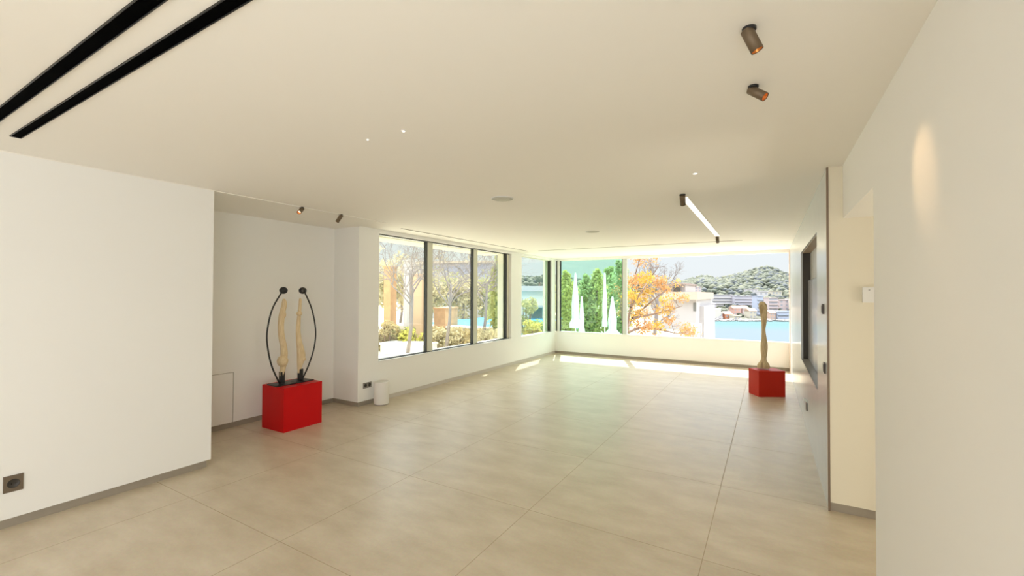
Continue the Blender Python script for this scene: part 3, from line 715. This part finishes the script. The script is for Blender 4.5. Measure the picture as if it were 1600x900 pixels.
o = bm_obj('foliage', bm, [leaf_mat('orange_leaves', (0.50, 0.27, 0.10)), leaf_mat('yellow_leaves', (0.55, 0.36, 0.06))], t); o['kind'] = 'stuff'

def tree(name, loc, h, crownR, col, label, cat='tree', group=None, dens=900, leaf=0.09, depth=3, bark=M_greybark, kind_leaf=True, squash=1.0, seed=1, trunk=0.09, spread=0.55):
    rnd = random.Random(seed); t = tag(empty(name, loc), label, cat, group)
    bm = bmesh.new(); ends = []; top = Vector((0.05 * h, 0, h * 0.5)); add_tube(bm, [(0, 0, 0), top * 0.5 + Vector((.04, .03, 0)), top], [trunk, trunk * .8, trunk * .6], 8)
    for i in range(6):
        a = i * 1.05 + rnd.random(); twigs(bm, top * rnd.uniform(0.7, 1.0), Vector((math.cos(a) * .8, math.sin(a) * .8, rnd.uniform(.5, 1.3))).normalized(), crownR * 0.42, trunk * .4, depth, rnd, ends, spread, .1)
    bm_obj('branches', bm, bark, t)
    if kind_leaf:
        bm = bmesh.new(); per = max(1, dens // max(1, len(ends)))
        for q in ends: leaves(bm, q, crownR * 0.2, per, leaf, rnd)
        for i in range(dens // 30): leaves(bm, Vector((0, 0, h * .72)) + Vector((rnd.gauss(0, .4), rnd.gauss(0, .4), rnd.gauss(0, .4) * squash)) * crownR, crownR * .3, 22, leaf, rnd)
        o = bm_obj('foliage', bm, leaf_mat('leaves_' + name, col), t); o['kind'] = 'stuff'
    return t
p = ext(1028, 470, 21)
tree('bare_tree', (p.x - 0.75, p.y, -6.0), 16.0, 1.5, None, 'leafless tree crown against the sky above the white house roof', kind_leaf=False, depth=5, seed=5, trunk=0.13, spread=.5)

# green view behind the double glass: hedge of cypresses, palms and closed parasols
M_cyp = (0.34, 0.42, 0.18)
def cypress(px, D, ytop, R, col, label, group, seed, name='cypress'):
    rnd = random.Random(seed); p = ext(px, 461, D); zt = ext(px, ytop, D).z
    t = tag(empty(name, (p.x, p.y, -0.35)), label, 'tree', group)
    hh = zt + 0.35
    bm = bmesh.new(); add_tube(bm, [(0, 0, 0), (0.02, 0, hh * .9)], [0.06, 0.02], 8); bm_obj('trunk', bm, M_bark, t)
    bm = bmesh.new()
    for i in range(26):
        f = i / 25; r = R * (0.75 + 0.35 * math.sin(math.pi * min(1, f * 1.15))) * (1 - 0.75 * max(0, f - 0.72) / 0.28)
        leaves(bm, Vector((rnd.gauss(0, .06), rnd.gauss(0, .06), 0.15 + (hh - 0.2) * f)), r, 85, 0.085, rnd, 1.0)
    o = bm_obj('foliage', bm, leaf_mat('cypress_leaves', col), t); o['kind'] = 'stuff'
def place_hedge():
    data = [(884, 19, 425, .55, (0.46, 0.46, 0.14), 'yellow-green leafy column tree at the left edge of the green glass'), (915, 20, 430, .55, M_cyp, 'dark green column tree behind the first closed parasol, seen through green glass'),
            (932, 20, 422, .60, (0.46, 0.50, 0.18), 'bright green column tree at the middle of the green glass'), (952, 21, 418, .6, M_cyp, 'green column tree behind the narrow closed parasol, through green glass'),
            (969, 20, 408, .65, (0.34, 0.44, 0.22), 'tallest green column tree at the right edge of the green glass')]
    for i, (px, D, yt, R, c, lab) in enumerate(data): cypress(px, D, yt, R, c, lab, 'column trees behind the green glass', 40 + i)
place_hedge()
def parasol(px, D, ytop, R, label, flare=1.0):
    p = ext(px, 461, D); zt = ext(px, ytop, D).z; hh = zt + 0.35
    t = tag(empty('closed_parasol', (p.x, p.y, -0.35)), label, 'parasol', 'closed parasols on the terrace')
    bm = bmesh.new(); add_lathe(bm, [(0.001, 0), (0.25, 0), (0.25, 0.06), (0.03, 0.08), (0.001, 0.08)], 24, close=False); bm_obj('base', bm, M_white, t)
    bm = bmesh.new(); add_tube(bm, [(0, 0, 0.05), (0, 0, hh)], 0.02, 10); bm_obj('pole', bm, M_white, t)
    bm = bmesh.new(); n = 32; rings = []
    for z, r in ((hh * .30, R * flare), (hh * .36, R * flare), (hh * .42, R * .75), (hh * .6, R * .8), (hh * .8, R * .5), (hh * .97, 0.03), (hh * 1.0, 0.022)):
        rings.append([bm.verts.new(((r * (1 + .22 * math.cos(8 * 2 * math.pi * k / n))) * math.cos(2 * math.pi * k / n), (r * (1 + .22 * math.cos(8 * 2 * math.pi * k / n))) * math.sin(2 * math.pi * k / n), z)) for k in range(n)])
    for a, b in zip(rings, rings[1:]):
        for k in range(n): bm.faces.new((a[k], a[(k + 1) % n], b[(k + 1) % n], b[k]))
    bm_obj('folded_canopy', bm, mat('white_canvas', (0.72, 0.72, 0.70), 0.8), t, smooth=True)
parasol(899, 15, 426, .14, 'tall closed white parasol, leftmost seen through the green glass', 1.25)
parasol(909, 15.6, 463, .10, 'short closed white parasol beside the tall left one, through green glass')
parasol(945, 15.5, 426, .085, 'slender closed white parasol right of the middle of the green glass')
parasol(957, 14.6, 463, .15, 'short wide closed white parasol near the right edge of the green glass', 1.4)

# ------------------------------------------------------------------ garden outside the left windows
def onground(px, py, z=-0.35): return onz(px, py, z)
M_pool = mat('pool_water', (0.05, 0.24, 0.38), 0.25, spec=0.3, bump=0.15, bscale=4)
# raised pool with a white rim
a = onz(612, 506, 0.40); b = onz(782, 513, 0.40)
t = tag(empty('swimming_pool', (0, 0, 0)), 'raised blue swimming pool with white rim beyond the left windows', 'pool')
dirp = (b - a); dirp.z = 0; dirp.normalize(); nrm = Vector((-dirp.y, dirp.x, 0))
if nrm.dot(a) < 0: nrm = -nrm
def obox(name, o0, along, across, z0, z1, m, parent):
    bm = bmesh.new(); v = []
    for z in (z0, z1):
        for s, u in ((0, 0), (1, 0), (1, 1), (0, 1)):
            q = o0 + dirp * along * s + nrm * across * u; v.append(bm.verts.new((q.x, q.y, z)))
    for f in ((3, 2, 1, 0), (4, 5, 6, 7), (0, 1, 5, 4), (1, 2, 6, 5), (2, 3, 7, 6), (3, 0, 4, 7)): bm.faces.new([v[i] for i in f])
    bmesh.ops.recalc_face_normals(bm, faces=bm.faces)
    return bm_obj(name, bm, m, parent)
Lp = (b - a).length
obox('pool_wall', a, Lp, 0.4, -0.35, 0.34, M_hw, t)
obox('pool_rim', a - nrm * 0.05, Lp, 0.5, 0.34, 0.40, M_white, t)
obox('pool_rim', a + nrm * 9.5, Lp, 0.5, 0.34, 0.40, M_white, t)
obox('pool_wall', a + nrm * 9.6, Lp, 0.3, -0.35, 0.34, M_hw, t)
obox('water', a + nrm * 0.4, Lp, 9.2, -0.3, 0.31, M_pool, t)
M_brick = mat('orange_stone', (0.55, 0.32, 0.16), 0.9, var=0.3, vscale=5)
def ext_block(name, x0, x1, yt, D, m, label, cat, dep=1.0, zb=-0.35, group=None):
    pl, pr_ = ext(x0, yt, D), ext(x1, yt, D); W = (pr_ - pl).length; c = (pl + pr_) / 2
    bm = bmesh.new(); add_box(bm, -W / 2, W / 2, 0, dep, 0, c.z - zb); add_box(bm, -W / 2 - 0.03, W / 2 + 0.03, -0.03, dep + 0.03, c.z - zb, c.z - zb + 0.06)
    o = bm_obj(name, bm, m); o.location = (c.x, c.y, zb); o.rotation_euler = (0, 0, math.atan2(RT.y, RT.x) - 0.35)
    return tag(o, label, cat, group)
ext_block('stone_pillar', 599, 611, 418, 16.4, M_brick, 'rough orange stone pillar at the left of the first window pane', 'pillar', 0.4)
ext_block('white_column', 630, 641, 408, 16.4, M_hw, 'plain white column in the first window pane', 'column', 0.4)
ext_block('peach_pillar', 644, 660, 430, 16.2, mat('peach_render', (0.58, 0.40, 0.25), 0.9), 'peach rendered pillar right of the white column', 'pillar', 0.5)
ext_block('brick_planter', 677, 697, 483, 16.5, M_brick, 'square orange brick block at the corner of the pool', 'planter', 1.0, 0.30)
# pale mauve building behind the garden
t = tag(empty('mauve_building', (0, 0, 0)), 'pale blue-mauve building across the middle of the left windows', 'building')
m_ = mat('mauve_wall', (0.34, 0.35, 0.46), 0.8)
p0, p1 = ext(652, 411, 34), ext(772, 413, 34); W = (p1 - p0).length
t.location = ((p0.x + p1.x) / 2, (p0.y + p1.y) / 2, -0.35); t.rotation_euler = (0, 0, math.atan2(RT.y, RT.x) - 0.2)
zt = p0.z + .35
box('upper_walls', (-W / 2, W / 2, 0, 5, zt - 1.6, zt), m_, t); box('roof_edge', (-W / 2 - .2, W / 2 + .2, -.3, 5.3, zt, zt + .15), M_peach, t)
box('lower_walls', (-W / 2 + .3, W / 2 - .3, .8, 5, 0, zt - 1.6), M_hw, t)
for i in range(5): box('window', (-W / 2 + 0.9 + i * 1.1, -W / 2 + 1.5 + i * 1.1, 0.74, 0.85, zt - 3.2, zt - 2.1), M_hglass, t)
# white path slab near the first pane
ps = [onz(594, 541, 0), onz(668, 534, 0)]
t_ = ext_block('garden_bench', 588, 668, 540, 14.0, mat('white_bench_top', (0.72, 0.71, 0.66), 0.8), 'long low white bench wall in front of the hedge, first window pane', 'bench', 0.8)
def bush(name, px, D, ytop, R, col, label, seed, group=None, n=14, leaf=0.06, zb=-0.35, wide=1.0):
    rnd = random.Random(seed); p = ext(px, 461, D); zt = ext(px, ytop, D).z; hh = zt - zb
    t = tag(empty(name, (p.x, p.y, zb)), label, 'bush', group)
    bm = bmesh.new()
    for i in range(5):
        a = i * 1.3; add_tube(bm, [(0, 0, 0), (math.cos(a) * R * .4, math.sin(a) * R * .4, hh * .5), (math.cos(a) * R * .6, math.sin(a) * R * .6, hh * .85)], [.03, .02, .008], 6)
    bm_obj('stems', bm, M_bark, t)
    bm = bmesh.new()
    for i in range(n):
        a = rnd.uniform(0, 6.28); q = R * math.sqrt(rnd.random()) * .8
        leaves(bm, Vector((math.cos(a) * q * wide, math.sin(a) * q, rnd.uniform(.15, .85) * hh)), R * .5, 90, leaf, rnd)
    o = bm_obj('foliage', bm, leaf_mat('bush_leaves', col), t); o['kind'] = 'stuff'
YG, OL, PALE, BRN, GRN = (0.52, 0.50, 0.12), (0.38, 0.38, 0.17), (0.52, 0.46, 0.28), (0.42, 0.34, 0.17), (0.34, 0.42, 0.12)
for i, (px, D, yt, R, c, lab) in enumerate([
    (652, 15.2, 512, .55, YG, 'yellow-green bush below the white rim, first window pane'), (625, 15.4, 508, .5, OL, 'olive bush left of the yellow-green one, first window pane'),
    (604, 15.0, 500, .45, BRN, 'brownish bush at the foot of the stone pillar'), (683, 15.2, 513, .5, BRN, 'brown hedge bush under the orange brick block'),
    (703, 15.2, 514, .6, PALE, 'pale hedge bush under the pool rim, left half of the second pane'), (722, 15.2, 514, .6, BRN, 'brown hedge bush under the pool rim, right half of the second pane'),
    (752, 14.6, 515, .55, BRN, 'brown hedge bush under the pool rim, third pane'), (772, 14.0, 514, .6, PALE, 'pale hedge bush under the palm, third pane')]):
    bush('hedge_bush', px, D, yt, R, c, lab, 60 + i, 'hedge bushes below the pool')
for i, (px, D, h, R, c, lab) in enumerate([
    (607, 22, 3.6, 1.5, PALE, 'pale leafy tree behind the stone pillar'), (625, 26, 3.4, 1.6, (0.50, 0.42, 0.30), 'pale brownish tree behind the white column'),
    (672, 28, 3.0, 1.5, PALE, 'pale leafy tree behind the second pane, left side'), (700, 30.5, 2.9, 1.5, OL, 'olive tree behind the pool, centre of the second pane'),
    (722, 29, 2.8, 1.4, PALE, 'pale tree behind the pool, right side of the second pane'), (752, 31, 2.9, 1.6, OL, 'olive tree behind the pool, third pane')]):
    p = ext(px, 461, D); tree('garden_tree', (p.x, p.y, -0.35), h, R, c, lab, 'tree', 'pale trees in the garden', dens=2600, leaf=0.10, depth=2, seed=80 + i)
p = ext(777, 461, 17); cypress(778, 15.2, 392, .32, (0.48, 0.50, 0.18), 'slim bright green tree at the right of the third pane', None, 91, name='slim_tree')
# bare branches over the top of the panes
for px, D, h, lab, sd in ((636, 12.5, 4.3, 'leafless branching tree across the top of the first pane', 21), (696, 14, 4.5, 'leafless branching tree across the top of the second pane', 22), (752, 14.6, 4.6, 'leafless branching tree across the top of the third pane', 23)):
    p = ext(px, 461, D); tree('bare_tree', (p.x, p.y, -0.35), h, 2.1, None, lab, 'tree', 'leafless garden trees', kind_leaf=False, depth=5, seed=sd, trunk=0.06, spread=.62)
# outside the corner window
t = tag(empty('flat_roof_house', (0, 0, 0)), 'pale house with wide white flat roof seen through the corner window', 'house')
p0, p1 = ext(812, 447, 24), ext(868, 447, 24); W = (p1 - p0).length; zt = p0.z + .35
t.location = ((p0.x + p1.x) / 2, (p0.y + p1.y) / 2, -0.35); t.rotation_euler = (0, 0, math.atan2(RT.y, RT.x) + 0.1)
box('roof', (-W / 2 - .2, W / 2 + .3, -.4, 5, zt - .28, zt), M_hw, t)
box('walls', (-W / 2, W / 2, 0, 4.6, 0, zt - .28), mat('grey_house_wall', (0.75, 0.74, 0.66), 0.8), t)
box('balcony_slab', (-W / 2 + .3, W / 2, -.5, 0, zt - 1.15, zt - 1.05), M_hw, t)
box('window', (-.35, .25, -.02, .1, zt - 2.0, zt - 1.2), M_hglass, t); box('window', (.55, .8, -.02, .1, zt - 2.0, zt - 1.2), M_hglass, t)
p = ext(843, 440, 160); bm = bmesh.new(); blob(bm, Vector((0, 0, 2.2)), 1.6, 0, 3, .75)
t = tag(empty('umbrella_pine', (p.x, p.y, p.z - 1.2)), 'round-topped tree on the skyline in the corner window', 'tree')
bm_obj('crown', bm, M_pine[1], t); bm = bmesh.new(); add_tube(bm, [(0, 0, -12), (0, 0, 2)], .35, 8); bm_obj('trunk', bm, M_bark, t)
for i, (px, D, yt, R, c, lab) in enumerate([(822, 16, 452, .45, OL, 'tall olive bush at the left of the corner window'), (832, 15, 497, .4, YG, 'low yellow-green bush at the bottom of the corner window'), (846, 15.5, 494, .45, GRN, 'low bright green bush at the right of the corner window')]):
    bush('garden_bush', px, D, yt, R, c, lab, 100 + i, 'bushes outside the corner window')
